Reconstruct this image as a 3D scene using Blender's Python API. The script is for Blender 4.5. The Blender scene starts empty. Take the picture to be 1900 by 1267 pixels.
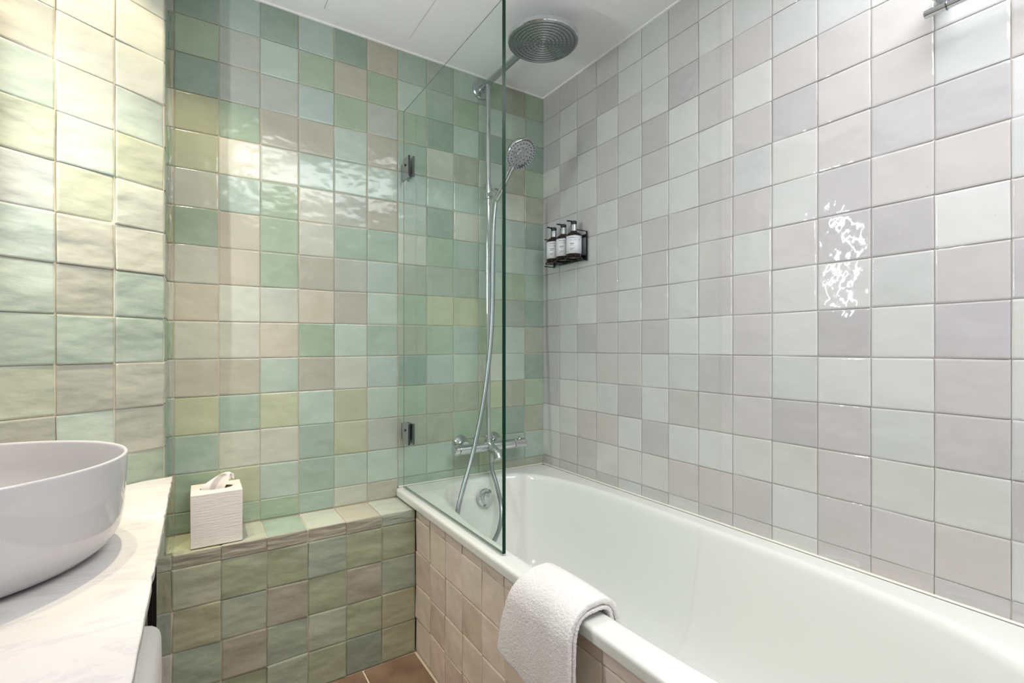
import bpy, bmesh, math, random
from mathutils import Vector, Matrix, Quaternion
random.seed(7)
R = random.Random(11)
K = 1.15            # one working unit (a tile pitch is 0.1) in metres
Z0 = 0.916          # eye height over the floor, working units
def W(p): return Vector((p[0]*K, p[1]*K, (p[2]+Z0)*K))
sc = bpy.context.scene
COL = sc.collection

# ------------------------------------------------------------------ camera, world, lights, exposure
cd = bpy.data.cameras.new('camera'); cam = bpy.data.objects.new('camera', cd); COL.objects.link(cam)
cam.location = W((-1.1353, -1.5294, 0)); cam.rotation_euler = (math.radians(90), 0, -0.5738)
cd.sensor_width = 36; cd.lens = 899.06/1900*36; cd.shift_y = 9.7/1900; cd.clip_start = 0.02
sc.camera = cam
w = bpy.data.worlds.new('world'); sc.world = w; w.use_nodes = True
w.node_tree.nodes['Background'].inputs[0].default_value = (0.94, 0.97, 1.0, 1)
w.node_tree.nodes['Background'].inputs[1].default_value = 0.26
def light(kind, name, loc, target, color, energy, **kw):
    l = bpy.data.lights.new(name, kind); o = bpy.data.objects.new(name, l); COL.objects.link(o)
    o.location = W(loc); d = W(target)-W(loc); o.rotation_euler = d.to_track_quat('-Z', 'Y').to_euler()
    l.color = color; l.energy = energy
    for k, v in kw.items(): setattr(l, k, v)
    return o
# two recessed warm downlights in the ceiling over the counter, close to the oblique wall
light('SPOT', 'warm_downlight', (-1.335, -0.385, 0.955), (-1.335, -0.385, 0), (1.0, 0.80, 0.50), 1.5,
      spot_size=math.radians(108), spot_blend=0.25, shadow_soft_size=0.014)
light('SPOT', 'warm_downlight', (-1.18, -0.365, 0.960), (-1.18, -0.365, 0), (1.0, 0.84, 0.60), 5.5,
      spot_size=math.radians(106), spot_blend=0.30, shadow_soft_size=0.016)
# the bright core of the two lamps' beams
light('SPOT', 'warm_downlight_beam', (-1.335, -0.385, 0.954), (-1.345, -0.40, 0), (1.0, 0.84, 0.58), 16.0,
      spot_size=math.radians(56), spot_blend=0.8, shadow_soft_size=0.014)
light('SPOT', 'warm_downlight_beam', (-1.18, -0.365, 0.959), (-1.17, -0.34, 0), (1.0, 0.86, 0.62), 30.0,
      spot_size=math.radians(58), spot_blend=0.8, shadow_soft_size=0.016)
# vertical strip lamp of the mirror beside the basin
light('AREA', 'mirror_strip_lamp', (-1.49, -0.41, 0.42), (-0.6, -0.78, 0.42), (0.94, 0.96, 1.0), 4.6,
      shape='RECTANGLE', size=0.02, size_y=0.50)
# daylight from the doorway behind the camera
light('AREA', 'doorway_daylight', (-0.75, -2.5, 0.10), (-0.75, 0, 0.0), (0.86, 0.92, 1.0), 3.0,
      shape='RECTANGLE', size=0.35, size_y=1.6)
light('SPOT', 'added_bath_fill', (-0.62, -0.95, 0.96), (-0.62, -0.95, 0), (1.0, 0.97, 0.93), 4.5,  # unseen fill added above the bath to brighten tub, towel and floor
      spot_size=math.radians(104), spot_blend=0.4, shadow_soft_size=0.03)
# added soft overhead fill, unseen, evens out the right wall and ceiling
light('AREA', 'added_overhead_fill', (-0.50, -1.55, 0.965), (-0.50, -1.55, 0.0), (0.97, 0.98, 1.0), 15.0, shape='RECTANGLE', size=1.0, size_y=0.8)
vs = sc.view_settings
vs.view_transform = 'Standard'; vs.look = 'None'; vs.gamma = 1; vs.use_curve_mapping = False
vs.exposure = 0.70

# ------------------------------------------------------------------ materials
def lin(c):
    out = []
    for v in c[:3]:
        v /= 255.0
        out.append(v/12.92 if v <= 0.04045 else ((v+0.055)/1.055)**2.4)
    return tuple(out)+(1.0,)
def mat(name, color=(200,200,200), rough=0.5, metal=0.0, ior=1.5, spec=0.5):
    m = bpy.data.materials.new(name); m.use_nodes = True
    b = m.node_tree.nodes['Principled BSDF']
    b.inputs['Base Color'].default_value = lin(color); b.inputs['Roughness'].default_value = rough
    b.inputs['Metallic'].default_value = metal; b.inputs['IOR'].default_value = ior
    b.inputs['Specular IOR Level'].default_value = spec
    return m
def N(m, t, **kw):
    n = m.node_tree.nodes.new(t)
    for k, v in kw.items():
        if isinstance(k, str) and hasattr(n, k): setattr(n, k, v)
    return n
def L(m, a, b): m.node_tree.links.new(a, b)
def bsdf(m): return m.node_tree.nodes['Principled BSDF']
def add_bump(m, layers, coord='Object'):
    """layers: (noise scale, stretch vector, distance, detail)"""
    tc = N(m, 'ShaderNodeTexCoord'); prev = None
    for sc_, st, dist, det in layers:
        mp = N(m, 'ShaderNodeMapping'); mp.inputs['Scale'].default_value = st; L(m, tc.outputs[coord], mp.inputs['Vector'])
        nz = N(m, 'ShaderNodeTexNoise'); nz.inputs['Scale'].default_value = sc_; nz.inputs['Detail'].default_value = det
        L(m, mp.outputs[0], nz.inputs['Vector'])
        bp = N(m, 'ShaderNodeBump'); bp.inputs['Distance'].default_value = dist; bp.inputs['Strength'].default_value = 1
        L(m, nz.outputs['Fac'], bp.inputs['Height'])
        if prev is not None: L(m, prev.outputs[0], bp.inputs['Normal'])
        prev = bp
    L(m, prev.outputs[0], bsdf(m).inputs['Normal'])
def glaze(name, rough, big, fine, mottle, stretch=(1.0, 2.2, 1.0), bscale=11):
    """hand-made glazed tile; the colour of each tile comes from its own object colour"""
    m = bpy.data.materials.new(name); m.use_nodes = True; b = bsdf(m)
    oi = N(m, 'ShaderNodeObjectInfo'); tc = N(m, 'ShaderNodeTexCoord')
    mul = N(m, 'ShaderNodeMath', operation='MULTIPLY'); mul.inputs[1].default_value = 37.0
    L(m, oi.outputs['Random'], mul.inputs[0])
    cmb = N(m, 'ShaderNodeCombineXYZ')
    for i in range(3): L(m, mul.outputs[0], cmb.inputs[i])
    mp = N(m, 'ShaderNodeMapping'); mp.inputs['Scale'].default_value = stretch; L(m, tc.outputs['Object'], mp.inputs['Vector'])
    add = N(m, 'ShaderNodeVectorMath', operation='ADD'); L(m, mp.outputs[0], add.inputs[0]); L(m, cmb.outputs[0], add.inputs[1])
    def noise(scale, det, rg=0.5, dis=0.0):
        n = N(m, 'ShaderNodeTexNoise'); n.inputs['Scale'].default_value = scale; n.inputs['Detail'].default_value = det
        n.inputs['Roughness'].default_value = rg; n.inputs['Distortion'].default_value = dis
        L(m, add.outputs[0], n.inputs['Vector']); return n
    # colour: two cloudings of the glaze
    n1 = noise(9, 3, 0.55, 0.6)
    hs = N(m, 'ShaderNodeHueSaturation'); hs.inputs['Saturation'].default_value = 1.0+1.6*mottle
    hs.inputs['Value'].default_value = 1.0-0.9*mottle
    L(m, oi.outputs['Color'], hs.inputs['Color'])
    rp = N(m, 'ShaderNodeMapRange'); rp.inputs['From Min'].default_value = 0.38; rp.inputs['From Max'].default_value = 0.68
    L(m, n1.outputs['Fac'], rp.inputs['Value'])
    mx = N(m, 'ShaderNodeMix', data_type='RGBA'); L(m, rp.outputs[0], mx.inputs['Factor'])
    L(m, oi.outputs['Color'], mx.inputs[6]); L(m, hs.outputs[0], mx.inputs[7])
    n2 = noise(26, 4, 0.6)
    rp2 = N(m, 'ShaderNodeMapRange'); rp2.inputs['From Min'].default_value = 0.45; rp2.inputs['From Max'].default_value = 0.75
    rp2.inputs['To Max'].default_value = mottle*1.3
    L(m, n2.outputs['Fac'], rp2.inputs['Value'])
    mx2 = N(m, 'ShaderNodeMix', data_type='RGBA'); L(m, rp2.outputs[0], mx2.inputs['Factor'])
    L(m, mx.outputs[2], mx2.inputs[6]); mx2.inputs[7].default_value = lin((212, 205, 190))
    # pits in the glaze
    vo = N(m, 'ShaderNodeTexVoronoi'); vo.inputs['Scale'].default_value = 46; L(m, add.outputs[0], vo.inputs['Vector'])
    vc = N(m, 'ShaderNodeMath', operation='LESS_THAN'); vc.inputs[1].default_value = 0.045; L(m, vo.outputs['Distance'], vc.inputs[0])
    n3 = noise(5, 1); ng = N(m, 'ShaderNodeMath', operation='GREATER_THAN'); ng.inputs[1].default_value = 0.60; L(m, n3.outputs['Fac'], ng.inputs[0])
    vm = N(m, 'ShaderNodeMath', operation='MULTIPLY'); L(m, vc.outputs[0], vm.inputs[0]); L(m, ng.outputs[0], vm.inputs[1])
    vm2 = N(m, 'ShaderNodeMath', operation='MULTIPLY'); L(m, vm.outputs[0], vm2.inputs[0]); vm2.inputs[1].default_value = 0.5
    mx3 = N(m, 'ShaderNodeMix', data_type='RGBA'); L(m, vm2.outputs[0], mx3.inputs['Factor'])
    L(m, mx2.outputs[2], mx3.inputs[6]); mx3.inputs[7].default_value = lin((120, 92, 75))
    L(m, mx3.outputs[2], b.inputs['Base Color'])
    prev = None
    for scl, dist, det in ((bscale, big, 2), (38, fine, 2)):
        nz = noise(scl, det, 0.45)
        bp = N(m, 'ShaderNodeBump'); bp.inputs['Distance'].default_value = dist; bp.inputs['Strength'].default_value = 1
        L(m, nz.outputs['Fac'], bp.inputs['Height'])
        if prev is not None: L(m, prev.outputs[0], bp.inputs['Normal'])
        prev = bp
    L(m, prev.outputs[0], b.inputs['Normal'])
    b.inputs['Roughness'].default_value = rough; b.inputs['IOR'].default_value = 1.5
    return m
M = {}
M['green_glaze'] = glaze('green_glaze', 0.14, 0.0045, 0.00035, 0.08, (1.0, 1.3, 1.0))
M['green_glaze_wavy'] = glaze('green_glaze_wavy', 0.30, 0.0125, 0.0012, 0.09, (0.8, 1.5, 1.0), 7.5)
M['white_glaze'] = glaze('white_glaze', 0.035, 0.0034, 0.00030, 0.035, (1.1, 1.3, 1.0))
M['beige_glaze'] = glaze('beige_glaze', 0.28, 0.0150, 0.0009, 0.05, (1.2, 0.9, 1.0), 7.5)
M['grout_warm'] = mat('grout_warm', (214, 200, 180), 0.85); add_bump(M['grout_warm'], [(120, (1,1,1), 0.0008, 3)])
M['grout_grey'] = mat('grout_grey', (192, 183, 174), 0.85); add_bump(M['grout_grey'], [(120, (1,1,1), 0.0008, 3)])
M['ceiling'] = mat('ceiling_paint', (242, 242, 243), 0.7); add_bump(M['ceiling'], [(60, (1,1,1), 0.0004, 2)])
M['white_trim'] = mat('white_trim', (250, 250, 248), 0.5)
M['silicone'] = mat('silicone', (234, 232, 220), 0.45)
M['enamel'] = mat('enamel', (228, 229, 224), 0.10)
M['ceramic'] = mat('ceramic', (190, 188, 190), 0.07)
M['chrome'] = mat('chrome', (205, 208, 212), 0.09, 1.0)
M['satin_chrome'] = mat('satin_chrome', (190, 194, 197), 0.22, 1.0)
M['dark_chrome'] = mat('dark_chrome', (120, 122, 126), 0.18, 1.0)
M['spray_face'] = mat('spray_face', (150, 155, 158), 0.20, 0.95)
M['nozzle'] = mat('nozzle', (196, 202, 200), 0.45)
M['rubber_dark'] = mat('rubber_dark', (40, 42, 45), 0.5)
M['black_metal'] = mat('black_metal', (6, 5, 5), 0.45)
M['black_plastic'] = mat('black_plastic', (22, 22, 24), 0.28)
M['amber'] = mat('amber_bottle', (38, 20, 14), 0.08)
M['label_paper'] = mat('label_paper', (226, 228, 232), 0.45)
M['ink'] = mat('ink', (70, 74, 82), 0.6)
M['hose'] = mat('hose_metal', (160, 165, 168), 0.32, 1.0)
# helical winding of the hose
m = M['hose']; tc = N(m, 'ShaderNodeTexCoord'); wv = N(m, 'ShaderNodeTexWave', bands_direction='Y'); wv.inputs['Scale'].default_value = 60
L(m, tc.outputs['UV'], wv.inputs['Vector']); bp = N(m, 'ShaderNodeBump'); bp.inputs['Distance'].default_value = 0.0001
L(m, wv.outputs['Fac'], bp.inputs['Height']); L(m, bp.outputs[0], bsdf(m).inputs['Normal'])
M['tissue'] = mat('tissue_paper', (244, 236, 230), 0.8)
M['box_card'] = mat('tissue_box_card', (232, 225, 218), 0.42)
add_bump(M['box_card'], [(9, (1.6, 1.6, 60), 0.0011, 3), (40, (1, 1, 6), 0.0004, 2)])
# terry cloth
M['terry'] = mat('terry', (240, 236, 234), 0.95); add_bump(M['terry'], [(520, (1,1,1), 0.0022, 2), (150, (1,1,1), 0.0012, 2)])
bsdf(M['terry']).inputs['Sheen Weight'].default_value = 0.25
# marble
m = M['marble'] = mat('marble', (232, 228, 224), 0.22)
tc = N(m, 'ShaderNodeTexCoord'); mp = N(m, 'ShaderNodeMapping'); mp.inputs['Rotation'].default_value = (0, 0, 0.9); mp.inputs['Scale'].default_value = (1, 2.6, 1)
nz = N(m, 'ShaderNodeTexNoise'); nz.inputs['Scale'].default_value = 3.2; nz.inputs['Detail'].default_value = 7; nz.inputs['Roughness'].default_value = 0.6; nz.inputs['Distortion'].default_value = 1.3
L(m, tc.outputs['Object'], mp.inputs[0]); L(m, mp.outputs[0], nz.inputs['Vector'])
cr = N(m, 'ShaderNodeValToRGB'); e = cr.color_ramp.elements
e[0].position = 0.30; e[0].color = lin((216, 213, 211)); e[1].position = 0.62; e[1].color = lin((211, 207, 206))
x = e.new(0.50); x.color = lin((203, 199, 200)); x = e.new(0.46); x.color = lin((214, 211, 209)); x = e.new(0.54); x.color = lin((213, 209, 207))
L(m, nz.outputs['Fac'], cr.inputs[0]); L(m, cr.outputs[0], bsdf(m).inputs['Base Color'])
# floor stone
m = M['floor_tile'] = mat('brown_floor_tile', (124, 100, 82), 0.45)
tc = N(m, 'ShaderNodeTexCoord'); nz = N(m, 'ShaderNodeTexNoise'); nz.inputs['Scale'].default_value = 14; nz.inputs['Detail'].default_value = 5
L(m, tc.outputs['Object'], nz.inputs['Vector'])
cr = N(m, 'ShaderNodeValToRGB'); e = cr.color_ramp.elements
e[0].position = 0.3; e[0].color = lin((108, 86, 70)); e[1].position = 0.7; e[1].color = lin((136, 111, 92))
L(m, nz.outputs['Fac'], cr.inputs[0]); L(m, cr.outputs[0], bsdf(m).inputs['Base Color'])
# glass pane: tinted see-through mixed with a fresnel reflection
m = M['glass'] = bpy.data.materials.new('glass_pane'); m.use_nodes = True; nt = m.node_tree; nt.nodes.clear()
out = N(m, 'ShaderNodeOutputMaterial'); tr = N(m, 'ShaderNodeBsdfTransparent'); tr.inputs[0].default_value = (0.945, 0.975, 0.962, 1)
gl = N(m, 'ShaderNodeBsdfGlossy'); gl.inputs['Roughness'].default_value = 0.0; gl.inputs['Color'].default_value = (0.9, 1.0, 0.96, 1)
fr = N(m, 'ShaderNodeFresnel'); fr.inputs[0].default_value = 1.45; mxs = N(m, 'ShaderNodeMixShader')
geo = N(m, 'ShaderNodeNewGeometry')
mif = N(m, 'ShaderNodeMix', data_type='FLOAT'); L(m, geo.outputs['Backfacing'], mif.inputs[0]); L(m, fr.outputs[0], mif.inputs[2]); mif.inputs[3].default_value = 0.0
L(m, mif.outputs[0], mxs.inputs[0]); L(m, tr.outputs[0], mxs.inputs[1]); L(m, gl.outputs[0], mxs.inputs[2]); L(m, mxs.outputs[0], out.inputs[0])
M['glass_edge'] = mat('glass_edge', (5, 44, 31), 0.25, spec=0.2)

# ------------------------------------------------------------------ object helpers
ORG = {}
def setp(o, label=None, cat=None, group=None, kind=None):
    if label: o['label'] = label
    if cat: o['category'] = cat
    if group: o['group'] = group
    if kind: o['kind'] = kind
    return o
def thing(name, label, cat, loc, group=None):
    o = bpy.data.objects.new(name, None); COL.objects.link(o); o.location = W(loc); o.empty_display_size = 0.05
    ORG[o.name] = W(loc); return setp(o, label, cat, group)
def mk(name, verts, faces, m, parent=None, smooth=False, origin=None, mats=None, fmat=None):
    if parent is not None: org = ORG[parent.name]
    elif origin is not None: org = W(origin)
    else: org = W((0, 0, -Z0))
    me = bpy.data.meshes.new(name); off = W((0, 0, -Z0))
    me.from_pydata([W(v)-org for v in verts], [], faces)
    me.materials.append(m)
    for x in (mats or []): me.materials.append(x)
    if fmat:
        for p, i in zip(me.polygons, fmat): p.material_index = i
    if smooth: me.polygons.foreach_set('use_smooth', [True]*len(me.polygons))
    bm = bmesh.new(); bm.from_mesh(me); bmesh.ops.recalc_face_normals(bm, faces=bm.faces); bm.to_mesh(me); bm.free()
    me.update()
    o = bpy.data.objects.new(name, me); COL.objects.link(o)
    if parent is not None:
        o.parent = parent; ORG[o.name] = org
        if parent.type == 'MESH': o.location = (0, 0, 0)
    else:
        o.location = org; ORG[o.name] = org
    return o
def auto(o, ang=35):
    me = o.data; me.polygons.foreach_set('use_smooth', [True]*len(me.polygons))
    if hasattr(me, 'set_sharp_from_angle'): me.set_sharp_from_angle(angle=math.radians(ang))
    return o
def bevel(o, width, seg=2, ang=35):
    md = o.modifiers.new('bevel', 'BEVEL'); md.width = width*K; md.segments = seg; md.limit_method = 'ANGLE'; md.angle_limit = math.radians(ang)
    return auto(o, 50)
def box(x0, x1, y0, y1, z0, z1):
    v = [(x, y, z) for x in (x0, x1) for y in (y0, y1) for z in (z0, z1)]
    f = [(0,1,3,2), (4,6,7,5), (0,4,5,1), (2,3,7,6), (0,2,6,4), (1,5,7,3)]
    return v, f
class MB:
    def __init__(s): s.v = []; s.f = []
    def add(s, vf): n = len(s.v); s.v += list(vf[0]); s.f += [tuple(i+n for i in q) for q in vf[1]]; return s
def frame(d):
    d = Vector(d).normalized(); a = Vector((0, 0, 1)) if abs(d.z) < 0.9 else Vector((1, 0, 0))
    u = a.cross(d).normalized(); return u, d.cross(u).normalized(), d
def lathe(c, axis, prof, n=32, cap=True):
    """prof: (radius, along axis)"""
    u, v, d = frame(axis); c = Vector(c); V = []; F = []
    for r, h in prof:
        for i in range(n):
            t = 2*math.pi*i/n; V.append(tuple(c+d*h+u*(r*math.cos(t))+v*(r*math.sin(t))))
    for k in range(len(prof)-1):
        for i in range(n):
            j = (i+1) % n; F.append((k*n+i, k*n+j, (k+1)*n+j, (k+1)*n+i))
    if cap:
        if prof[0][0] > 1e-6: F.append(tuple(range(n-1, -1, -1)))
        if prof[-1][0] > 1e-6: F.append(tuple((len(prof)-1)*n+i for i in range(n)))
    return V, F
def cyl(a, b, r, n=24, r2=None):
    a = Vector(a); b = Vector(b); h = (b-a).length; r2 = r if r2 is None else r2; e = min(r, r2, h/2)*0.12
    return lathe(a, b-a, [(r-e, 0), (r, e), (r2, h-e), (r2-e, h)], n)
def catmull(pts, k=10):
    P = [Vector(p) for p in pts]; P = [2*P[0]-P[1]]+P+[2*P[-1]-P[-2]]; out = []
    for i in range(1, len(P)-2):
        for j in range(k):
            t = j/k; p0, p1, p2, p3 = P[i-1:i+3]
            out.append(0.5*((2*p1)+(p2-p0)*t+(2*p0-5*p1+4*p2-p3)*t*t+(3*p1-p0-3*p2+p3)*t**3))
    out.append(P[-2]); return out
def tube(pts, r, n=12):
    V = []; F = []; up = None
    for i, p in enumerate(pts):
        d = (pts[min(i+1, len(pts)-1)]-pts[max(i-1, 0)]).normalized()
        if up is None: up = frame(d)[0]
        up = (up-d*up.dot(d)).normalized(); v = d.cross(up)
        rr = r[i] if isinstance(r, (list, tuple)) else r
        for k in range(n):
            t = 2*math.pi*k/n; V.append(tuple(p+up*(rr*math.cos(t))+v*(rr*math.sin(t))))
    for i in range(len(pts)-1):
        for k in range(n):
            j = (k+1) % n; F.append((i*n+k, i*n+j, (i+1)*n+j, (i+1)*n+k))
    F.append(tuple(range(n-1, -1, -1))); F.append(tuple((len(pts)-1)*n+k for k in range(n)))
    return V, F

# ------------------------------------------------------------------ the room
ZC = 0.971; ZF = -0.916
CX, CY = -1.2036, -0.1336            # outer corner where the oblique wall ends
DX, DY = -0.8472, -0.5313            # direction of the oblique wall, away from the corner
def slab(name, m, pts, kind='structure', **kw):
    o = mk(name, *pts, m, **kw); o['kind'] = kind; return o
floor = slab('floor', M['grout_warm'], box(-2.3, 0.06, -2.6, 0.06, ZF-0.06, ZF-0.003))
ceiling = slab('ceiling', M['ceiling'], box(-2.3, 0.06, -2.6, 0.06, ZC, ZC+0.05))
wall_back = slab('wall_back', M['grout_warm'], box(-1.35, 0.05, 0.0, 0.05, ZF, ZC))
wall_right = slab('wall_right', M['grout_grey'], box(0.0, 0.05, -2.3, 0.0, ZF, ZC))
wall_front = slab('wall_front', M['ceiling'], box(-2.3, -0.55, -2.35, -2.3, ZF, ZC))  # unseen wall, added and widened to keep frontal light off the basin
# oblique wall with its short return to the back wall
q = [(CX, CY), (CX+DX*1.05, CY+DY*1.05), (CX+DX*1.05-0.05, CY+DY*1.05+0.05), (-1.36, 0.0), (CX, 0.0)]
v = [(x, y, ZF) for x, y in q]+[(x, y, ZC) for x, y in q]; n = len(q)
wall_left = slab('wall_left', M['grout_warm'], (v, [tuple(range(n)), tuple(range(2*n-1, n-1, -1))]+[(i, (i+1) % n, n+(i+1) % n, n+i) for i in range(n)]))
# far left side of the room, out of the picture
xe, ye = CX+DX*1.05, CY+DY*1.05
wall_side = slab('wall_far_left', M['ceiling'], box(xe-0.05, xe, -2.3, ye, ZF, ZC))
# white beads along the ceiling, sealant along the bath
t1 = slab('trim_1', M['white_trim'], box(-1.19, 0, -0.0085, -0.001, ZC-0.0035, ZC))
t2 = slab('trim_2', M['white_trim'], box(-0.0085, -0.001, -2.3, -0.0085, ZC-0.0035, ZC))
t3 = slab('trim_3', M['silicone'], box(-0.590, -0.009, -0.0085, -0.001, -0.4572, -0.4535)); bevel(t3, 0.002)
t4 = slab('trim_4', M['silicone'], box(-0.0085, -0.001, -1.50, -0.001, -0.4572, -0.4535)); bevel(t4, 0.002)

# ---- tile meshes, shared by all tiles
def tile_mesh(i, irr, wav, s=0.0492):
    rr = random.Random(100+i); a = [-s, -s+0.0042, s-0.0042, s]
    V = []
    for iy, y in enumerate(a):
        for ix, x in enumerate(a):
            ox = ix in (0, 3); oy = iy in (0, 3)
            z = 0.0026+rr.uniform(-wav, wav)*0.5
            if ox or oy: z = 0.0016+rr.uniform(-0.5, 0.5)*wav
            V.append((x+rr.uniform(-irr, irr), y+rr.uniform(-irr, irr), z))
    F = [(r*4+c, r*4+c+1, r*4+c+5, r*4+c+4) for r in range(3) for c in range(3)]
    ring = [0, 1, 2, 3, 7, 11, 15, 14, 13, 12, 8, 4]
    b0 = len(V)
    for k in ring: x, y, z = V[k]; V.append((x*0.995, y*0.995, -0.002))
    for k in range(12):
        j = (k+1) % 12; F.append((ring[k], b0+k, b0+j, ring[j]))
    me = bpy.data.meshes.new('tile'); me.from_pydata([tuple(c*K for c in p) for p in V], [], F)
    me.polygons.foreach_set('use_smooth', [True]*len(me.polygons)); me.update()
    # flat glazed face, only the outermost millimetres roll over
    nr = []
    for p in me.polygons:
        for vi in p.vertices:
            if len(nr) >= 36: nr.append(tuple(p.normal)); continue
            ix, iy = vi % 4, vi // 4
            d = Vector(((-1, 0, 0, 1)[ix]*0.46, (-1, 0, 0, 1)[iy]*0.46, 1)).normalized()
            nr.append(tuple(d))
    me.normals_split_custom_set(nr)
    return me
def family(mname, irr, wav, k=7, base=0, s=0.0492):
    out = []
    for i in range(k):
        me = tile_mesh(base+i, irr, wav, s); me.materials.append(M[mname]); out.append(me)
    return out
FAM = {'back': family('green_glaze', 0.0009, 0.0003), 'right': family('white_glaze', 0.0008, 0.00015, base=10, s=0.0495),
       'left': family('green_glaze_wavy', 0.0011, 0.0006, base=20), 'ledge': family('green_glaze_wavy', 0.0010, 0.0005, base=30),
       'panel': family('beige_glaze', 0.0009, 0.0004, base=40)}
def tile(parent, fam, center, ux, uy, sx, sy, color, tilt, lift, name='tile'):
    """center on the wall plane; ux, uy in-plane unit vectors, normal ux x uy; sx, sy size in working units"""
    o = bpy.data.objects.new(name, R.choice(FAM[fam])); COL.objects.link(o); o.parent = parent
    ux = Vector(ux); uy = Vector(uy); nn = ux.cross(uy)
    B = Matrix((ux, uy, nn)).transposed().to_4x4()
    rot = Matrix.Rotation(R.gauss(0, tilt), 4, 'X') @ Matrix.Rotation(R.gauss(0, tilt), 4, 'Y') @ Matrix.Rotation(R.gauss(0, 0.0035), 4, 'Z')
    S = Matrix.Diagonal((sx/0.1*R.uniform(0.994, 1.0), sy/0.1*R.uniform(0.994, 1.0), 1, 1))
    c = W(center)+nn*((R.uniform(-0.4, 1.4)*lift+0.02*tilt)*K)-ORG[parent.name]
    o.matrix_basis = Matrix.Translation(c) @ B @ rot @ S
    v = R.uniform(0.97, 1.03)
    o.color = tuple(min(1, x*v) for x in color[:3])+(1,)
    return o

def soften(P, sat, con, gain):
    n = len(P); mean = [sum(c[i] for c in P.values())/n for i in range(3)]; out = {}
    for k, c in P.items():
        c = [mean[i]+(c[i]-mean[i])*con for i in range(3)]; g = sum(c)/3
        out[k] = tuple(min(250, (g+(v-g)*sat)*gain) for v in c)
    return out
# colour codes of the green tiles (what each tile is, read from the photograph)
GREEN = {'D': (118,152,138), 'T': (140,174,160), 'B': (152,180,178), 'A': (164,192,180), 'G': (142,174,140), 'Y': (176,184,138),
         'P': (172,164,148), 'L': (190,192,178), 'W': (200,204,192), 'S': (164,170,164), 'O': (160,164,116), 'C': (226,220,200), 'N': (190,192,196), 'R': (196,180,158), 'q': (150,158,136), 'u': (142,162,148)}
GREEN = {k: (c[0], c[1]*1.005, c[2]*0.985) for k, c in soften(GREEN, 0.62, 0.70, 1.04).items()}
# back wall, columns left to right, each string top to bottom (15 rows)
BACK = ['DGDOYLGLRLPYTGG', 'BSSGCARRWLPTLYG', 'DASPWGGGLRAYLAG', 'BGBPALLPRGPATTT', 'DPGAASTSPALYYAL', 'PGSPAPTBATBASAP',
        'TAGTBALPGPDGPAT', 'STDLADGSYGBPPAT', 'AGAPALTSYBAPGPG', 'GADATATAGGLYGYG', 'PASPLBAGSAAPDTP', 'GTDGPDBTDPDGPTP']
BX = [-1.1903+0.1*i for i in range(11)]+[-0.0903, 0.0]
zr0 = -0.033
def row_edges(z0, ztop, zbot):
    e = [ztop]; k = math.floor((ztop-z0)/0.1-0.15)
    while z0+0.1*k > zbot+0.008: e.append(z0+0.1*k); k -= 1
    e.append(zbot); return e
for c in range(12):
    x0, x1 = BX[c], BX[c+1]
    if c == 11: x0 = -0.0903
    zl = zr0+0.008*(c/11.0)
    e = row_edges(zl, ZC, -0.487 if c < 6 else -0.4568)
    for r in range(len(e)-1):
        zt, zb = e[r], e[r+1]
        s = BACK[c][min(r, len(BACK[c])-1)]
        if c > 5: s = {'P': 'q', 'S': 'u'}.get(s, s)      # greener taupes behind the screen
        tile(wall_back, 'back', ((x0+x1)/2, 0, (zt+zb)/2), (1, 0, 0), (0, 0, 1), x1-x0, zt-zb, lin(GREEN[s]), 0.0065, 0.0004)
# return strip tiles at the far left end of the back wall (cut pieces)
e = row_edges(zr0, ZC, -0.487)
for r in range(len(e)-1):
    tile(wall_back, 'back', (-1.1965, 0, (e[r]+e[r+1])/2), (1, 0, 0), (0, 0, 1), 0.0115, e[r]-e[r+1], lin(GREEN['SDOLGSOPLGSTDOG'[r % 15]]), 0.004, 0.0003)
    tile(wall_left, 'back', (CX, CY/2, (e[r]+e[r+1])/2), (0, 1, 0), (0, 0, 1), 0.125, e[r]-e[r+1], lin(GREEN['DSDTSDDSTDSDTSD'[r % 15]]), 0.004, 0.0003)

# right wall: codes m mid grey-pink, d darker lilac grey, l light, c cool, w warm light; columns from the far corner, top to bottom
WHITE = {'m': (186,182,181), 'd': (174,171,175), 'l': (202,206,205), 'c': (190,196,196), 'w': (203,205,198), 'r': (192,183,176)}
WHITE = {k: (c[0]*1.0, c[1]*0.997, c[2]*0.998) for k, c in soften(WHITE, 0.7, 0.62, 1.03).items()}
RIGHT = ['mmdwmcccddmdlwm', 'dcwdcccccccwwmm', 'mmdclmccldcwrmm', 'mdlmmlcmmmmcrwm', 'llmccmcccmmdlwc', 'clldmlmmmdlldwm',
         'mmdlllmcclcmlrw', 'llmmlmmmmldmlrm', 'ccmlmcmcmmmmwmm', 'llcmdwcmllcdwlw', 'mlcmmmddldlmmmm', 'dmlmmdmdcllcwmr', 'lcmccdmlmdmmwrm',
         'mlcdmlcmdwlcmlm', 'clmdlmcmdlmcwml', 'lmcdmwlcmdlmcwm', 'mdlcmlwmcdmlmcw']
RY = [0.0]+[-0.1034-0.1*i for i in range(17)]
for c in range(17):
    y0, y1 = RY[c], RY[c+1]
    e = row_edges(-0.0214, ZC, -0.4568)
    for r in range(len(e)-1):
        zt, zb = e[r], e[r+1]
        tile(wall_right, 'right', (0, (y0+y1)/2, (zt+zb)/2), (0, -1, 0), (0, 0, 1), y0-y1, zt-zb, lin(WHITE[RIGHT[c][r % 15]]), 0.006, 0.00025)

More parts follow.
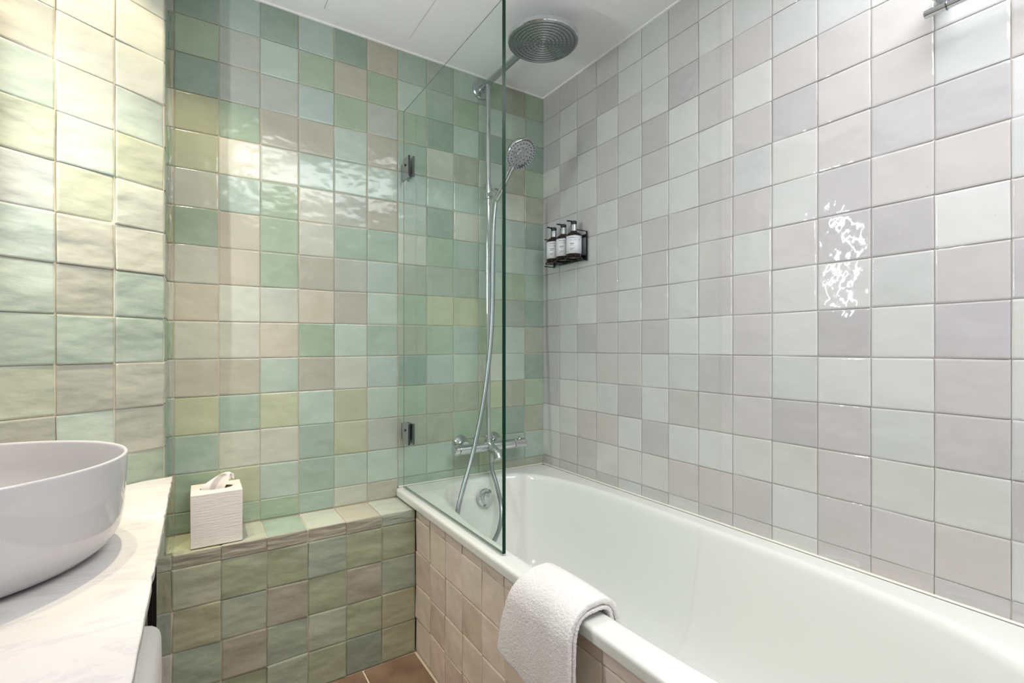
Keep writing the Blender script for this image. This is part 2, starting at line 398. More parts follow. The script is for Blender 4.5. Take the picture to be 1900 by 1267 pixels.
# oblique wall: columns from the corner outwards
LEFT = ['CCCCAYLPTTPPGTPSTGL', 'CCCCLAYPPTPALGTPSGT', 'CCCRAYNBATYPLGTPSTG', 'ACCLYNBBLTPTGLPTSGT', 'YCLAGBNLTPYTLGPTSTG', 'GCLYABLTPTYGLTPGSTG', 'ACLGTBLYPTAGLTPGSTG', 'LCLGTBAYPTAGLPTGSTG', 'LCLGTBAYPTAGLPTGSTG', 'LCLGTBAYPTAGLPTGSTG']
LG = soften(GREEN, 0.85, 0.70, 1.0)
nx, ny = -DY, DX     # in-plane direction pointing from far end back to the corner is (-DX,-DY)
uxl = (-DX, -DY, 0)
for c in range(10):
    s0, s1 = 0.1*c+0.0008, 0.1*(c+1)
    e = row_edges(-0.0355, ZC, ZF if c < 2 else -0.36)
    for r in range(len(e)-1):
        zt, zb = e[r], e[r+1]; sm = (s0+s1)/2
        tile(wall_left, 'left', (CX+DX*sm, CY+DY*sm, (zt+zb)/2), uxl, (0, 0, 1), s1-s0, zt-zb, lin(LG[LEFT[c][r % 19]]), 0.016, 0.0015)

# ------------------------------------------------------------------ tiled ledge under the back wall
ZL = -0.488; YL = -0.148
LX0 = -1.223
ledge = mk('tiled_ledge', *box(LX0, -0.588, YL+0.004, -0.004, ZF, ZL-0.004), M['grout_warm'])
setp(ledge, 'low green tiled ledge along the back wall carrying the tissue box', 'ledge')
FG = {'G': (126,136,98), 'T': (122,138,116), 'P': (134,124,106), 'Y': (140,138,98), 'L': (146,150,122), 'D': (104,120,102), 'W': (176,170,160), 'A': (134,148,124)}
FG = soften(FG, 0.60, 0.72, 1.08)
LEDX = [LX0, -1.189, -1.089, -0.989, -0.890, -0.7905, -0.6905, -0.5885]
LEDZ = [ZL, -0.5225, -0.621, -0.7195, -0.8175, ZF]
LED = ['LYTWG', 'PLYTY', 'PGAPG', 'PGPTA', 'PTGAG', 'PGPGD', 'TGTYY']
for c in range(7):
    for r in range(5):
        x0, x1 = LEDX[c], LEDX[c+1]; zt, zb = LEDZ[r], LEDZ[r+1]
        tile(ledge, 'ledge', ((x0+x1)/2, YL+0.004, (zt+zb)/2), (1, 0, 0), (0, 0, 1), x1-x0, zt-zb, lin(tuple(min(255, v*1.16) for v in FG[LED[c][r]])), 0.016, 0.0015)
TOP = ['Y', 'Y', 'L', 'T', 'W', 'R', 'W', 'Y']
for c in range(7):
    x0, x1 = LEDX[c], LEDX[c+1]
    if c == 0: x0 = -1.2025
    tile(ledge, 'ledge', ((x0+x1)/2, YL/2, ZL-0.004), (1, 0, 0), (0, 1, 0), x1-x0, -YL, lin(GREEN[TOP[c]]), 0.006, 0.0005)

# ------------------------------------------------------------------ floor tiles
for i in range(6):
    for j in range(5):
        x1 = -0.590-0.0 if i == 0 else -0.745-0.30*(i-1); x0 = -0.745-0.30*i
        y1 = YL-0.50*j; y0 = YL-0.50*(j+1)
        g = 0.0022
        o = mk('floor_tile', *box(x0+g, x1-g, y0+g, y1-g, ZF-0.012, ZF), M['floor_tile'], parent=floor); bevel(o, 0.0012, 1)

# ------------------------------------------------------------------ bathtub
TY = -1.50
def outer_ring(ins, z, n=120):
    cx, cy, hx, hy = (-0.600-0.0035)/2, TY/2-0.001, (0.600-0.0035)/2-ins, (-TY-0.004)/2-ins
    out = []
    for i in range(n):
        t = 2*math.pi*i/n; c, s = math.cos(t), math.sin(t); p = 2/90.0
        out.append((cx+hx*math.copysign(abs(c)**p, c), cy+hy*math.copysign(abs(s)**p, s), z))
    return out
def inner_ring(ins, z, n=120, e=3.3):
    cx, cy, hx, hy = -0.303, -0.735, 0.2505, 0.692
    out = []
    for i in range(n):
        t = 2*math.pi*i/n; c, s = math.cos(t), math.sin(t); p = 2/e
        ky = 1.5 if s > 0 else 2.6
        X = (hx-ins)*math.copysign(abs(c)**p, c); Y = (hy-ins*ky)*math.copysign(abs(s)**p, s)
        out.append((cx+X, cy+Y, z))
    return out
rings = [outer_ring(0.010, -0.4812), outer_ring(0.0016, -0.4812), outer_ring(0.0002, -0.4802), outer_ring(0.0, -0.4788), outer_ring(0, -0.4655), outer_ring(0.0002, -0.4625), outer_ring(0.0020, -0.4590), outer_ring(0.0050, -0.4572), outer_ring(0.0080, -0.4568), outer_ring(0.012, -0.4568),
         inner_ring(-0.0075, -0.4568), 
         inner_ring(-0.004, -0.4568), inner_ring(0.0, -0.4575), inner_ring(0.004, -0.4600), inner_ring(0.0075, -0.465), inner_ring(0.010, -0.475), inner_ring(0.018, -0.53),
         inner_ring(0.028, -0.60), inner_ring(0.040, -0.67), inner_ring(0.054, -0.72), inner_ring(0.074, -0.757), inner_ring(0.105, -0.778, e=3.0), inner_ring(0.14, -0.785, e=2.8), inner_ring(0.2, -0.788, e=2.4)]
V = [p for r in rings for p in r]; n = 120; F = []
for k in range(len(rings)-1):
    for i in range(n):
        j = (i+1) % n; F.append((k*n+i, k*n+j, (k+1)*n+j, (k+1)*n+i))
F.append(tuple((len(rings)-1)*n+i for i in range(n)))
tub = thing('bathtub', 'long white built-in bathtub along the white tiled wall', 'bathtub', (-0.30, -0.74, -0.79))
o = mk('tub_shell', V, F, M['enamel'], tub, smooth=True); auto(o, 60)
# overflow
oc = Vector((-0.308, -0.076, -0.519)); ax = Vector((0, -1, 0.12)).normalized()
ovf = mk('overflow_knob', *lathe(oc, ax, [(0.031, 0.0), (0.031, 0.008), (0.029, 0.012), (0.022, 0.014), (0.020, 0.024), (0.017, 0.028), (0.0, 0.030)], 36), M['chrome'], tub); auto(ovf, 40)
setp(ovf, 'round chrome overflow knob on the inner end of the bath')
dr = mk('drain', *lathe((-0.303, -0.30, -0.785), (0, 0, 1), [(0.030, -0.004), (0.030, 0.002), (0.026, 0.004), (0.022, 0.001), (0.020, 0.006), (0, 0.007)], 32), M['chrome'], tub); auto(dr, 40)

# bath panel clad with beige tiles
panel = mk('bath_panel', *box(-0.584, -0.572, -1.50, YL+0.003, ZF, -0.4815), M['grout_warm'], tub)
setp(panel, 'beige tiled panel closing the front of the bath under its rim')
PB = {'a': (228,213,200), 'b': (221,204,192), 'c': (227,215,197), 'd': (219,202,186), 'e': (230,217,204)}
PY = [YL, -0.2535]+[-0.2535-0.0993*i for i in range(1, 13)]
PZ = [-0.4830, -0.5135, -0.6135, -0.7125, -0.8115, -0.912]
for c in range(13):
    for r in range(5):
        y0, y1 = PY[c], PY[c+1]; zt, zb = PZ[r], PZ[r+1]
        tile(panel, 'panel', (-0.584, (y0+y1)/2, (zt+zb)/2), (0, -1, 0), (0, 0, 1), y0-y1, zt-zb, lin(PB[R.choice('abcde')]), 0.012, 0.0010)

# ------------------------------------------------------------------ marble counter, basin, frame
ZK = -0.302
pts = [(-1.1860, -0.153), (-1.1860, -1.32), (-1.80, -1.32), (-1.80, -0.52), (-1.246, -0.1690), (-1.238, -0.1640)]
# front edge with small natural chips
ed = [(-1.1860, -0.153)]
rr = random.Random(5)
for i in range(1, 60):
    y = -0.153-1.167*i/60; chip = rr.choice([0, 0, 0, 0, 0.0008, 0.0016, 0.0004]); ed.append((-1.1860-chip, y))
poly = ed+pts[1:]
def prism(poly, z0, z1):
    n = len(poly); V = [(x, y, z0) for x, y in poly]+[(x, y, z1) for x, y in poly]
    return V, [tuple(range(n)), tuple(range(2*n-1, n-1, -1))]+[(i, (i+1) % n, n+(i+1) % n, n+i) for i in range(n)]
counter = mk('marble_countertop', *prism(poly, ZK-0.0125, ZK), M['marble'], origin=(-1.45, -0.75, ZK))
setp(counter, 'white veined marble countertop carrying the round basin', 'countertop'); bevel(counter, 0.0010, 1, 60)
# wash basin
bc = (-1.422, -0.588, ZK)
basin = thing('wash_basin', 'round white ceramic vessel basin standing on the marble counter', 'basin', bc)
zb = 0.142
prof = [(0.0, 0.0005), (0.120, 0.0005), (0.150, 0.002), (0.166, 0.0075), (0.178, 0.018), (0.1865, 0.034), (0.1905, 0.056), (0.1935, 0.10), (0.1952, zb-0.003), (0.1948, zb-0.0008), (0.1935, zb),
        (0.1915, zb), (0.1902, zb-0.0008), (0.1895, zb-0.004), (0.1870, 0.10), (0.182, 0.060), (0.170, 0.036), (0.145, 0.020), (0.10, 0.014), (0.03, 0.011), (0.0, 0.011)]
o = mk('bowl', *lathe(bc, (0, 0, 1), prof, 96, cap=False), M['ceramic'], basin, smooth=True)
o = mk('drain_plug', *lathe((bc[0], bc[1], ZK+0.0115), (0, 0, 1), [(0.026, 0), (0.026, 0.003), (0.022, 0.005), (0, 0.006)], 32), M['chrome'], basin); auto(o, 40)
# black steel frame under the counter
fr_ = thing('vanity_frame', 'thin black steel frame carrying the marble counter', 'frame', (-1.2227, -0.17, ZF))
o = mk('leg', *box(-1.2306, -1.2150, -0.190, -0.1765, ZF, ZK-0.0127), M['black_metal'], fr_); bevel(o, 0.0006, 1)
o = mk('leg', *box(-1.2306, -1.2150, -1.30, -1.2865, ZF, ZK-0.0127), M['black_metal'], fr_); bevel(o, 0.0006, 1)
o = mk('rail', *box(-1.2306, -1.2150, -1.2865, -0.190, -0.745, -0.731), M['black_metal'], fr_); bevel(o, 0.0006, 1)
o = mk('rail', *box(-1.75, -1.2306, -1.2865, -1.2730, -0.745, -0.731), M['black_metal'], fr_); bevel(o, 0.0006, 1)
o = mk('rail', *box(-1.75, -1.2306, -0.5665, -0.5530, -0.745, -0.731), M['black_metal'], fr_); bevel(o, 0.0006, 1)
o = mk('leg', *box(-1.7656, -1.75, -1.30, -1.2865, ZF, ZK-0.0127), M['black_metal'], fr_); bevel(o, 0.0006, 1)
sh = mk('shelf', *box(-1.75, -1.2000, -1.2865, -0.33, -0.731, -0.722), M['black_metal'], fr_)
# folded towel on the shelf
def pillow(x0, x1, y0, y1, z0, z1, rad, seg=4, noise=0.002, cuts=10):
    bm = bmesh.new(); bmesh.ops.create_cube(bm, size=1)
    for v in bm.verts:
        v.co.x = x0 if v.co.x < 0 else x1; v.co.y = y0 if v.co.y < 0 else y1; v.co.z = z0 if v.co.z < 0 else z1
    bmesh.ops.bevel(bm, geom=bm.edges[:], offset=rad, segments=seg, affect='EDGES', profile=0.5)
    bmesh.ops.triangulate(bm, faces=bm.faces[:]); bmesh.ops.subdivide_edges(bm, edges=[e for e in bm.edges if e.calc_length() > 0.04], cuts=3, use_grid_fill=True)
    rr = random.Random(3)
    for v in bm.verts: v.co += Vector((rr.uniform(-1, 1), rr.uniform(-1, 1), rr.uniform(-1, 1)))*noise
    bm.verts.ensure_lookup_table(); bm.verts.index_update()
    V = [tuple(v.co) for v in bm.verts]; F = [tuple(v.index for v in f.verts) for f in bm.faces]; bm.free(); return V, F
o = mk('folded_towel', *pillow(-1.40, -1.196, -0.66, -0.345, -0.7205, -0.537, 0.026, noise=0.0006), M['terry'], origin=(-1.3, -0.5, -0.72), smooth=True)
setp(o, 'white folded towel on the shelf under the marble counter', 'towel')

# ------------------------------------------------------------------ tissue box
tb = thing('tissue_box', 'white textured square tissue box on the tiled ledge', 'tissue box', (-1.0975, -0.078, ZL+0.0005))
x0, x1, y0, y1, z0, z1 = -1.1525, -1.0425, -0.1335, -0.026, ZL+0.0006, -0.3585
cxb, cyb = (x0+x1)/2, (y0+y1)/2
n = 32; V = []; F = []
def rect_pt(t):
    c, s = math.cos(t), math.sin(t); k = 1/max(abs(c), abs(s)); return c*k, s*k
for hx, hy, z, kind in [((x1-x0)/2, (y1-y0)/2, z0, 0), ((x1-x0)/2, (y1-y0)/2, z1, 0), (0.036, 0.022, z1, 1), (0.036, 0.022, z1-0.002, 1), (0.050, 0.050, z1-0.0025, 1), (0.050, 0.050, z0+0.002, 1)]:
    for i in range(n):
        t = 2*math.pi*(i+0.5*0)/n
        if kind == 0: c, s = rect_pt(t)
        else: c, s = math.cos(t), math.sin(t)
        V.append((cxb+hx*c, cyb+hy*s, z))
for k in range(5):
    for i in range(n):
        j = (i+1) % n; F.append((k*n+i, k*n+j, (k+1)*n+j, (k+1)*n+i))
F.append(tuple(range(n)))
bx = mk('box', V, F, M['box_card'], tb); auto(bx, 30)
md = bx.modifiers.new('bevel', 'BEVEL'); md.width = 0.0012*K; md.segments = 2; md.limit_method = 'ANGLE'; md.angle_limit = math.radians(50)
# tissue: a gathered sheet rising and leaning to the right with a curled tip
prof = [(-0.012, -0.385, 0.018), (-0.009, -0.362, 0.026), (-0.004, -0.350, 0.027), (0.004, -0.338, 0.024), (0.011, -0.329, 0.018), (0.017, -0.3245, 0.0125), (0.0235, -0.3225, 0.010), (0.029, -0.3245, 0.009), (0.0325, -0.331, 0.007), (0.034, -0.340, 0.005)]
V = []; F = []; nu = 25
for i, (dx, z, hw) in enumerate(prof):
    for k in range(nu):
        u = k/(nu-1)*2-1
        fold = 0.0035*math.sin(u*4.0+i*0.30)*(1-0.05*i)+0.0010*math.sin(u*9+i*0.5)
        V.append((cxb+dx+u*hw*1.0, cyb+fold-0.004+0.003*i/9, z-abs(u)**2*0.004*(i > 2)+0.0008*math.sin(u*5+i)))
for i in range(len(prof)-1):
    for k in range(nu-1): a = i*nu+k; F.append((a, a+1, a+nu+1, a+nu))
ts = mk('tissue', V, F, M['tissue'], tb, smooth=True)
md = ts.modifiers.new('sub', 'SUBSURF'); md.levels = 1; md.render_levels = 2
md = ts.modifiers.new('solid', 'SOLIDIFY'); md.thickness = 0.0008

# ------------------------------------------------------------------ shower screen
GX = -0.5755; GT = 0.0088; gy0, gy1, gz0, gz1 = -0.631, -0.024, -0.4525, 0.7585
scr = thing('shower_screen', 'clear greenish glass shower screen standing on the bath rim', 'shower screen', (GX, -0.33, -0.4568))
v, f = box(GX-GT/2, GX+GT/2, gy0, gy1, gz0, gz1)
o = mk('glass_pane', v, f, M['glass'], scr, mats=[M['glass_edge']], fmat=[0, 0, 1, 1, 1, 1])
o2 = o
# face order may be kept by recalc; assign by normal to be sure
for p in o.data.polygons: p.material_index = 1 if p.normal.y < -0.5 else 0
M['glass_arris'] = mat('glass_arris', (96, 118, 108), 0.3)
for bx_ in ((gy0, gy1, gz1-0.0006, gz1+0.0004), (gy1-0.0010, gy1+0.0002, gz0, gz1), (gy0, gy1, gz0-0.0002, gz0+0.0012)):
    mk('polished_edge', *box(GX-GT/2-0.0001, GX-GT/2+0.0014, *bx_), M['glass_arris'], scr)
o = mk('seal_strip', *box(GX-0.0045, GX+0.0045, gy0+0.0005, gy1, -0.4563, -0.4527), M['satin_chrome'], scr)
for zc in (0.566, -0.275):
    def plate(xa, xb):
        return prism([(xa, -0.082), (xb, -0.082), (xb, -0.031), (xa, -0.031)], zc-0.034, zc+0.034)
    cl = mk('wall_clamp', *plate(GX-GT/2-0.0055, GX-GT/2-0.0002), M['satin_chrome'], scr); bevel(cl, 0.0020, 3)
    c2 = mk('wall_clamp', *plate(GX+GT/2+0.0002, GX+GT/2+0.0055), M['satin_chrome'], scr); bevel(c2, 0.0020, 3)
    g1 = mk('gasket', *box(GX-GT/2-0.0060, GX-GT/2-0.0001, -0.0835, -0.0822, zc-0.033, zc+0.033), M['rubber_dark'], cl)
    g2 = mk('gasket', *box(GX+GT/2+0.0001, GX+GT/2+0.0060, -0.0835, -0.0822, zc-0.033, zc+0.033), M['rubber_dark'], c2)
    foot = mk('wall_bracket', *box(GX-0.005, GX+0.005, -0.0315, -0.0032, zc-0.026, zc+0.026), M['satin_chrome'], scr)
    for cc in (cl,):
        sc1 = mk('screw', *lathe((GX-GT/2-0.0066, -0.055, zc+0.010), (-1, 0, 0), [(0.0042, 0), (0.0042, 0.0006), (0.0022, 0.0006), (0.0020, 0.0001), (0, 0.0001)], 16), M['rubber_dark'], cc)

# ------------------------------------------------------------------ shower column: mixer, riser, arm, rain head
PX = -0.2805
col = thing('shower_column', 'chrome shower column with bath mixer, riser pole and round rain head', 'shower', (PX, -0.05, -0.35))
mb = MB()
o = mk('riser_pole', *cyl((PX, -0.052, -0.345), (PX, -0.052, 0.925), 0.0088, 24), M['chrome'], col); auto(o)
o = mk('shower_arm', *cyl((PX, -0.004, 0.928), (PX, -0.374, 0.928), 0.0108, 24), M['satin_chrome'], col); auto(o)
o = mk('wall_flange', *lathe((PX-0.003, -0.0028, 0.922), (0, -1, 0), [(0.034, 0), (0.034, 0.006), (0.031, 0.010), (0.014, 0.012), (0.012, 0.02)], 40), M['satin_chrome'], col); auto(o, 30)
hc = (PX, -0.376, 0.898)
RH = 0.104
prof = [(0.0, 0.034), (0.012, 0.034), (0.014, 0.020), (0.030, 0.017), (RH-0.004, 0.0145), (RH, 0.0125), (RH, 0.002), (RH-0.0025, 0.0)]
head = mk('rain_head', *lathe(hc, (0, 0, 1), prof, 72, cap=False), M['chrome'], col); auto(head, 40)
prof = []
NR = 9
for k in range(NR*6+1):
    r = (RH-0.0025)*(1-k/(NR*6)); prof.append((max(r, 0), 0.0+0.0016*math.cos(2*math.pi*k/6.0)-0.0016))
fp = mk('spray_plate', *lathe(hc, (0, 0, 1), prof, 72, cap=False), M['spray_face'], head, smooth=True)
mb = MB()
for k in range(1, NR+1):
    r = (RH-0.006)*k/NR; cnt = max(5, int(k*5.4))
    for i in range(cnt):
        t = 2*math.pi*(i+0.5*(k % 2))/cnt
        p = (hc[0]+r*math.cos(t), hc[1]+r*math.sin(t), hc[2]); mb.add(lathe(p, (0, 0, -1), [(0.0011, -0.001), (0.0009, 0.0014), (0.0005, 0.0017)], 6))
nz_ = mk('nozzles', mb.v, mb.f, M['nozzle'], head); nz_['kind'] = 'stuff'
# mixer
my, mz = -0.056, -0.351
o = mk('mixer_body', *cyl((-0.396, my, mz), (-0.175, my, mz), 0.0168, 32), M['chrome'], col); auto(o)
kn = mk('control_knob', *cyl((-0.1735, my, mz), (-0.128, my, mz), 0.0172, 32), M['chrome'], col); auto(kn)
o = mk('ring', *cyl((-0.1755, my, mz), (-0.1730, my, mz), 0.0150, 24), M['rubber_dark'], kn)
o = mk('stop_button', *cyl((-0.150, my, mz+0.012), (-0.150, my, mz+0.0235), 0.0045, 16), M['chrome'], kn); auto(o)
kn2 = mk('control_knob', *cyl((-0.417, my, mz), (-0.398, my, mz), 0.0172, 32), M['chrome'], col); auto(kn2)
for x in (-0.366, -0.232):
    o = mk('escutcheon', *lathe((x, -0.0028, mz+0.012), (0, -1, 0), [(0.030, 0), (0.030, 0.004), (0.026, 0.012), (0.016, 0.019), (0.0125, 0.024), (0.0125, 0.045)], 40), M['chrome'], col); auto(o, 30)
o = mk('diverter', *cyl((PX, -0.052, mz+0.006), (PX, -0.052, mz+0.028), 0.0125, 24), M['chrome'], col); auto(o)
V, F = tube(catmull([(PX, my-0.006, mz), (PX+0.001, my-0.030, mz-0.004), (PX+0.002, my-0.052, mz-0.012), (PX+0.002, my-0.064, mz-0.030)], 6), [0.0165]*6+[0.0150]*6+[0.0135]*7, 20)
o = mk('bath_spout', V, F, M['chrome'], col); auto(o, 40)
o = mk('hose_outlet', *cyl((PX, -0.075, mz-0.010), (PX, -0.075, mz-0.048), 0.0078, 20), M['satin_chrome'], col); auto(o)
sl = mk('slider', *cyl((PX, -0.052, 0.5185), (PX, -0.052, 0.5700), 0.0132, 28), M['satin_chrome'], col); auto(sl)
o = mk('hand_shower_holder', *cyl((PX+0.001, -0.064, 0.531), (PX+0.003, -0.094, 0.531), 0.0095, 20), M['satin_chrome'], sl); auto(o)
o = mk('holder_cone', *cyl((PX+0.0035, -0.094, 0.512), (PX+0.0035, -0.1165, 0.5335), 0.0135, 20, 0.0150), M['satin_chrome'], sl); auto(o)

# ------------------------------------------------------------------ hand shower with hose
hs = thing('hand_shower', 'round chrome hand shower hanging on the riser pole with its hose', 'hand shower', (-0.277, -0.10, 0.50))
a = Vector((-0.2768, -0.0985, 0.500)); b = Vector((-0.2755, -0.200, 0.588)); dv = (b-a).normalized()
V, F = tube([a+dv*t for t in (0, 0.006, 0.012, 0.05, 0.09, 0.120, (b-a).length+0.006)], [0.0062, 0.0085, 0.0100, 0.0098, 0.0094, 0.0100, 0.0125], 20)
hnd = mk('handle', V, F, M['chrome'], hs); auto(hnd, 50)
fc = Vector((-0.2645, -0.2365, 0.6185)); fn = Vector((0.10, -0.70, -0.70)).normalized()
prof = [(0.0, -0.030), (0.020, -0.029), (0.038, -0.024), (0.049, -0.014), (0.0525, -0.004), (0.0525, 0.0), (0.0505, 0.002)]
hd = mk('spray_head', *lathe(fc, fn, prof, 56, cap=False), M['chrome'], hs); auto(hd, 60)
prof = [(0.0505, 0.002), (0.046, 0.0010), (0.044, 0.0018), (0.030, 0.0012), (0.029, 0.0020), (0.016, 0.0015), (0.015, 0.003), (0.0, 0.0035)]
sf = mk('spray_plate', *lathe(fc, fn, prof, 56, cap=False), M['satin_chrome'], hd); auto(sf, 30)
mb = MB(); u, v_, d_ = frame(fn)
for r, cnt in ((0.0475, 34), (0.037, 20), (0.0225, 10), (0.009, 5)):
    for i in range(cnt):
        t = 2*math.pi*i/cnt; p = fc+u*(r*math.cos(t))+v_*(r*math.sin(t)); mb.add(lathe(p, fn, [(0.0016, 0.0), (0.0015, 0.0032), (0.0008, 0.0034)], 7))
o = mk('nozzles', mb.v, mb.f, M['rubber_dark'], hd); o['kind'] = 'stuff'
path = [(PX, -0.075, -0.398), (-0.2795, -0.078, -0.43), (-0.274, -0.100, -0.478), (-0.271, -0.125, -0.543), (-0.297, -0.16, -0.590), (-0.345, -0.195, -0.625), (-0.40, -0.215, -0.650), (-0.458, -0.218, -0.630),
        (-0.482, -0.212, -0.565), (-0.4735, -0.200, -0.505), (-0.4450, -0.182, -0.4394), (-0.3887, -0.150, -0.3249), (-0.3414, -0.130, -0.1729), (-0.3049, -0.110, 0.0058), (-0.2905, -0.100, 0.1535), (-0.2880, -0.098, 0.3198), (-0.2855, -0.097, 0.42), (-0.2795, -0.096, 0.478), (-0.2768, -0.0975, 0.500)]
V, F = tube(catmull(path, 9), 0.0074, 14)
o = mk('hose', V, F, M['hose'], hs, smooth=True)

# ------------------------------------------------------------------ pump bottles in their wall rack
rack = thing('bottle_rack', 'black wire rack holding three pump bottles on the white tiled wall', 'rack', (-0.02, -0.1714, 0.305))
BYS = [-0.2290, -0.1722, -0.1158]; BXc = -0.0385
o = mk('back_plate', *box(-0.0075, -0.0028, -0.262, -0.083, 0.300, 0.392), M['satin_chrome'], rack); bevel(o, 0.001, 2)
for y in BYS:
    for zz, rr_, xw in ((0.3065, 0.0300, 0.029), (0.3955, 0.0150, 0.0145)):
        mb = MB(); ring = [Vector((BXc+rr_*math.cos(2*math.pi*i/24), y+rr_*math.sin(2*math.pi*i/24), zz)) for i in range(25)]
        mb.add(tube(ring, 0.0020, 6)); mb.add(box(BXc+xw, -0.0065, y-0.0028, y+0.0028, zz-0.0015, zz+0.0015))
        o = mk('holding_ring', mb.v, mb.f, M['black_plastic'], rack, smooth=False)
for y in (-0.264, -0.081):
    o = mk('side_bar', *box(-0.0125, -0.0080, y-0.002, y+0.002, 0.297, 0.400), M['black_plastic'], rack)
    o = mk('side_arm', *box(-0.055, -0.0080, y-0.0012, y+0.0012, 0.397, 0.400), M['black_plastic'], rack)
    o = mk('side_arm', *box(-0.055, -0.0080, y-0.0012, y+0.0012, 0.297, 0.300), M['black_plastic'], rack)
LBL = ['amber pump bottle in the wall rack nearest the camera, white label', 'middle one of the three amber pump bottles in the wall rack', 'amber pump bottle in the wall rack nearest the corner']
proto = None
for i, y in enumerate(BYS):
    c = (BXc, y, 0.3085)
    if proto is None:
        t = thing('pump_bottle', LBL[i], 'bottle', c, 'pump bottles in the wall rack'); proto = t
        o = mk('body', *lathe(c, (0, 0, 1), [(0.0, 0.0), (0.024, 0.0), (0.0265, 0.003), (0.0268, 0.074), (0.0255, 0.081), (0.020, 0.0865), (0.013, 0.089), (0.012, 0.093)], 40, cap=False), M['amber'], t); auto(o, 50)
        # paper label with fine print
        V = []; F = []; n = 24
        for z in (0.0125, 0.0735):
            for k in range(n+1):
                a_ = math.radians(150+(205)*k/n); V.append((c[0]+0.02705*math.cos(a_), c[1]+0.02705*math.sin(a_), c[2]+z))
        for k in range(n): F.append((k, k+1, n+1+k+1, n+1+k))
        lb = mk('paper_label', V, F, M['label_paper'], t, smooth=True)
        md = lb.modifiers.new('solid', 'SOLIDIFY'); md.thickness = 0.0002; md.offset = 1
        mb = MB()
        def bar(a0, a1, z, h):
            V = []; k_ = 5
            for zz in (z, z+h):
                for k in range(k_+1):
                    a_ = math.radians(a0+(a1-a0)*k/k_); V.append((c[0]+0.02745*math.cos(a_), c[1]+0.02745*math.sin(a_), c[2]+zz))
            mb.add((V, [(k, k+1, k_+2+k, k_+1+k) for k in range(k_)]))
        bar(195, 252, 0.0570, 0.0007); bar(195, 240, 0.0655, 0.0012); bar(200, 232, 0.0450, 0.0022); bar(200, 226, 0.0405, 0.0012); bar(200, 236, 0.0290, 0.0010); bar(200, 222, 0.0245, 0.0010)
        bar(270, 274, 0.0560, 0.0060); bar(283, 290, 0.0660, 0.0022); bar(270, 271.2, 0.0200, 0.0330)
        pr = mk('print', mb.v, mb.f, M['ink'], lb)
        o = mk('pump_collar', *lathe(c, (0, 0, 1), [(0.0, 0.092), (0.0115, 0.092), (0.0115, 0.1145), (0.010, 0.1165), (0.0, 0.1165)], 28, cap=False), M['satin_chrome'], t); auto(o)
        o = mk('pump_head', *lathe(c, (0, 0, 1), [(0.0, 0.117), (0.0102, 0.117), (0.0105, 0.1255), (0.0085, 0.1285), (0.0, 0.129)], 24, cap=False), M['black_plastic'], t); auto(o)
        sp = mk('pump_spout', *tube(catmull([(c[0]-0.004, c[1]-0.0005, c[2]+0.1262), (c[0]-0.020, c[1]-0.001, c[2]+0.1262), (c[0]-0.031, c[1]-0.001, c[2]+0.1256)], 5), 0.0025, 10), M['black_plastic'], t, smooth=True)
    else:
        t = proto.copy(); COL.objects.link(t); t.location = W(c); t['label'] = LBL[i]
        for ch in [x for x in proto.children]:
            cc = ch.copy(); COL.objects.link(cc); cc.parent = t
            for g in ch.children:
                d = g.copy(); COL.objects.link(d); d.parent = cc

# ------------------------------------------------------------------ towel rail, upper right on the white wall
tr_ = thing('towel_rail', 'chrome towel rail end on the white tiled wall at the top', 'towel rail', (-0.05, -1.22, 0.60))
o = mk('rail', *cyl((-0.062, -1.207, 0.5835), (-0.062, -1.80, 0.5835), 0.0070, 24), M['chrome'], tr_); auto(o)
o = mk('rail', *cyl((-0.062, -1.224, 0.6065), (-0.062, -1.80, 0.6065), 0.0070, 24), M['chrome'], tr_); auto(o)
for y in (-1.219, -1.78):
    o = mk('wall_post', *cyl((-0.0028, y, 0.6330), (-0.072, y, 0.6190), 0.0125, 28), M['chrome'], tr_); auto(o)
    o = mk('clip_ring', *cyl((-0.062, y-0.018, 0.5835), (-0.062, y-0.0195, 0.5835), 0.0088, 24), M['dark_chrome'], tr_); auto(o)

# ------------------------------------------------------------------ ceiling access panel
ap = mk('access_panel', *box(-0.832, -0.579, -0.560, -0.069, ZC-0.0010, ZC-0.0001), M['ceiling'])
setp(ap, 'flush white access panel in the ceiling above the glass screen', 'access panel')
mb = MB()
for b_ in ((-0.8328, -0.832, -0.5608, -0.0682), (-0.579, -0.5782, -0.5608, -0.0682), (-0.832, -0.579, -0.069, -0.0682), (-0.832, -0.579, -0.5608, -0.560)):
    mb.add(box(*b_, ZC-0.0006, ZC-0.0001))
o = mk('gap', mb.v, mb.f, M['rubber_dark'], ap)

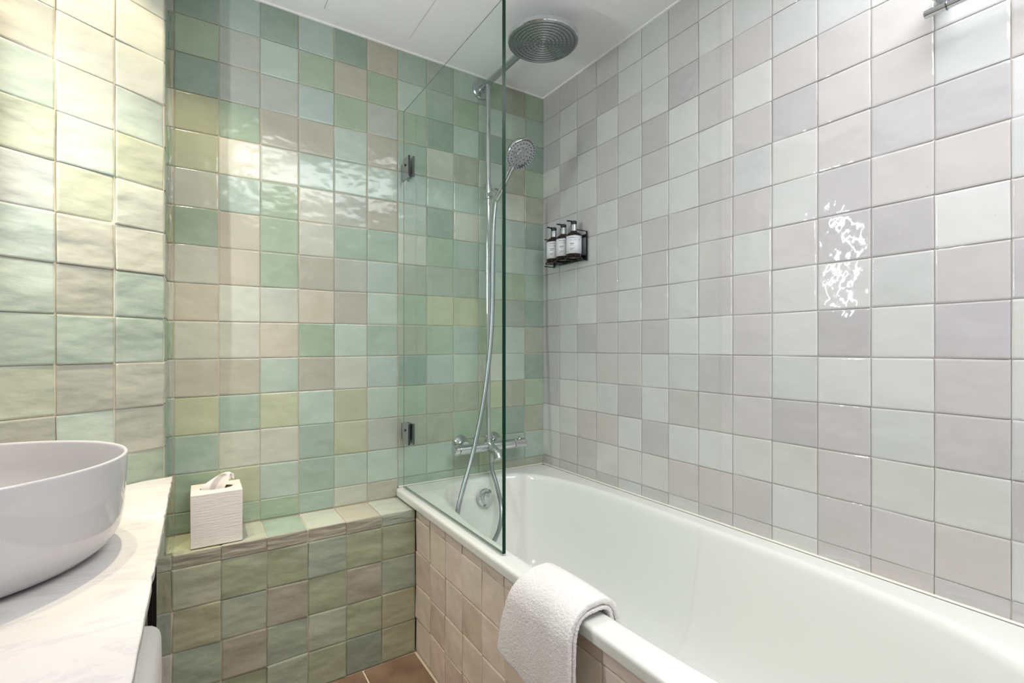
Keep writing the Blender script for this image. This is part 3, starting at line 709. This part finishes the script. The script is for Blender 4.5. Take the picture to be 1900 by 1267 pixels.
# ------------------------------------------------------------------ towel over the bath rim
# path across the rim (x, z) from the outer hem up, over the rim, down inside
def drape(outer, inner, lift):
    xo, zo = -0.6195-lift*0.8, None
    pts = [(-0.6230-lift, outer), (-0.6240-lift, outer+0.05), (-0.6225-lift, -0.50), (-0.6190-lift, -0.468), (-0.610-lift*0.6, -0.4505+lift*0.5), (-0.594, -0.4440+lift), (-0.575, -0.4425+lift), (-0.558, -0.4435+lift), (-0.546+lift*0.6, -0.449+lift*0.5), (-0.5405+lift, -0.462), (-0.5360+lift, -0.485), (-0.529+lift, inner)]
    return catmull([(x, 0, z) for x, z in pts], 5)
def towel_layer(name, y_hi, y_lo, outer_hi, outer_lo, lift, m, parent, seed, th=0.008):
    nv = 34; rows = []
    rr = random.Random(seed)
    for j in range(nv+1):
        v = j/nv; out = outer_hi+(outer_lo-outer_hi)*v
        path = drape(out, -0.545, lift)
        row = []
        for i, p in enumerate(path):
            s = i/(len(path)-1)
            hang = max(0.0, (0.42-s)/0.42)                       # 1 at the outer hem
            y = y_hi+(y_lo-y_hi)*v
            y += 0.044*(hang**1.1)*(1-v)*1.0                      # left edge flares towards the hem
            y += -0.004*hang*v
            wob = 0.0035*math.sin(v*8.0+0.6)*hang+0.0016*math.sin(v*17+i*0.12)*hang
            x = p.x-wob-0.0045*hang*(1-v)
            z = p.z+0.003*math.sin(math.pi*v)*(1-hang)*(0.3 < s < 0.8)
            if s > 0.3 and s < 0.75: y += 0.012*(0.5-abs(v-0.5))*0
            row.append((x, y, z))
        rows.append(row)
    V = [p for r in rows for p in r]; n = len(rows[0]); F = [(j*n+i, j*n+i+1, (j+1)*n+i+1, (j+1)*n+i) for j in range(nv) for i in range(n-1)]
    o = mk(name, V, F, m, parent, smooth=True)
    md = o.modifiers.new('solid', 'SOLIDIFY'); md.thickness = th*K; md.offset = 0
    md = o.modifiers.new('sub', 'SUBSURF'); md.levels = 1; md.render_levels = 2
    tx = bpy.data.textures.new(name+'_pile', 'CLOUDS'); tx.noise_scale = 0.0030; tx.noise_depth = 1
    md = o.modifiers.new('pile', 'DISPLACE'); md.texture = tx; md.strength = 0.0022; md.mid_level = 0.5; md.texture_coords = 'LOCAL'
    return o
tw = thing('bath_towel', 'folded white terry towel draped over the near rim of the bath', 'towel', (-0.58, -0.83, -0.45))
towel_layer('upper_layer', -0.764, -0.926, -0.588, -0.640, 0.0125, M['terry'], tw, 1, 0.0112)
towel_layer('lower_layer', -0.769, -0.925, -0.582, -0.650, 0.0008, M['terry'], tw, 2, 0.0075)
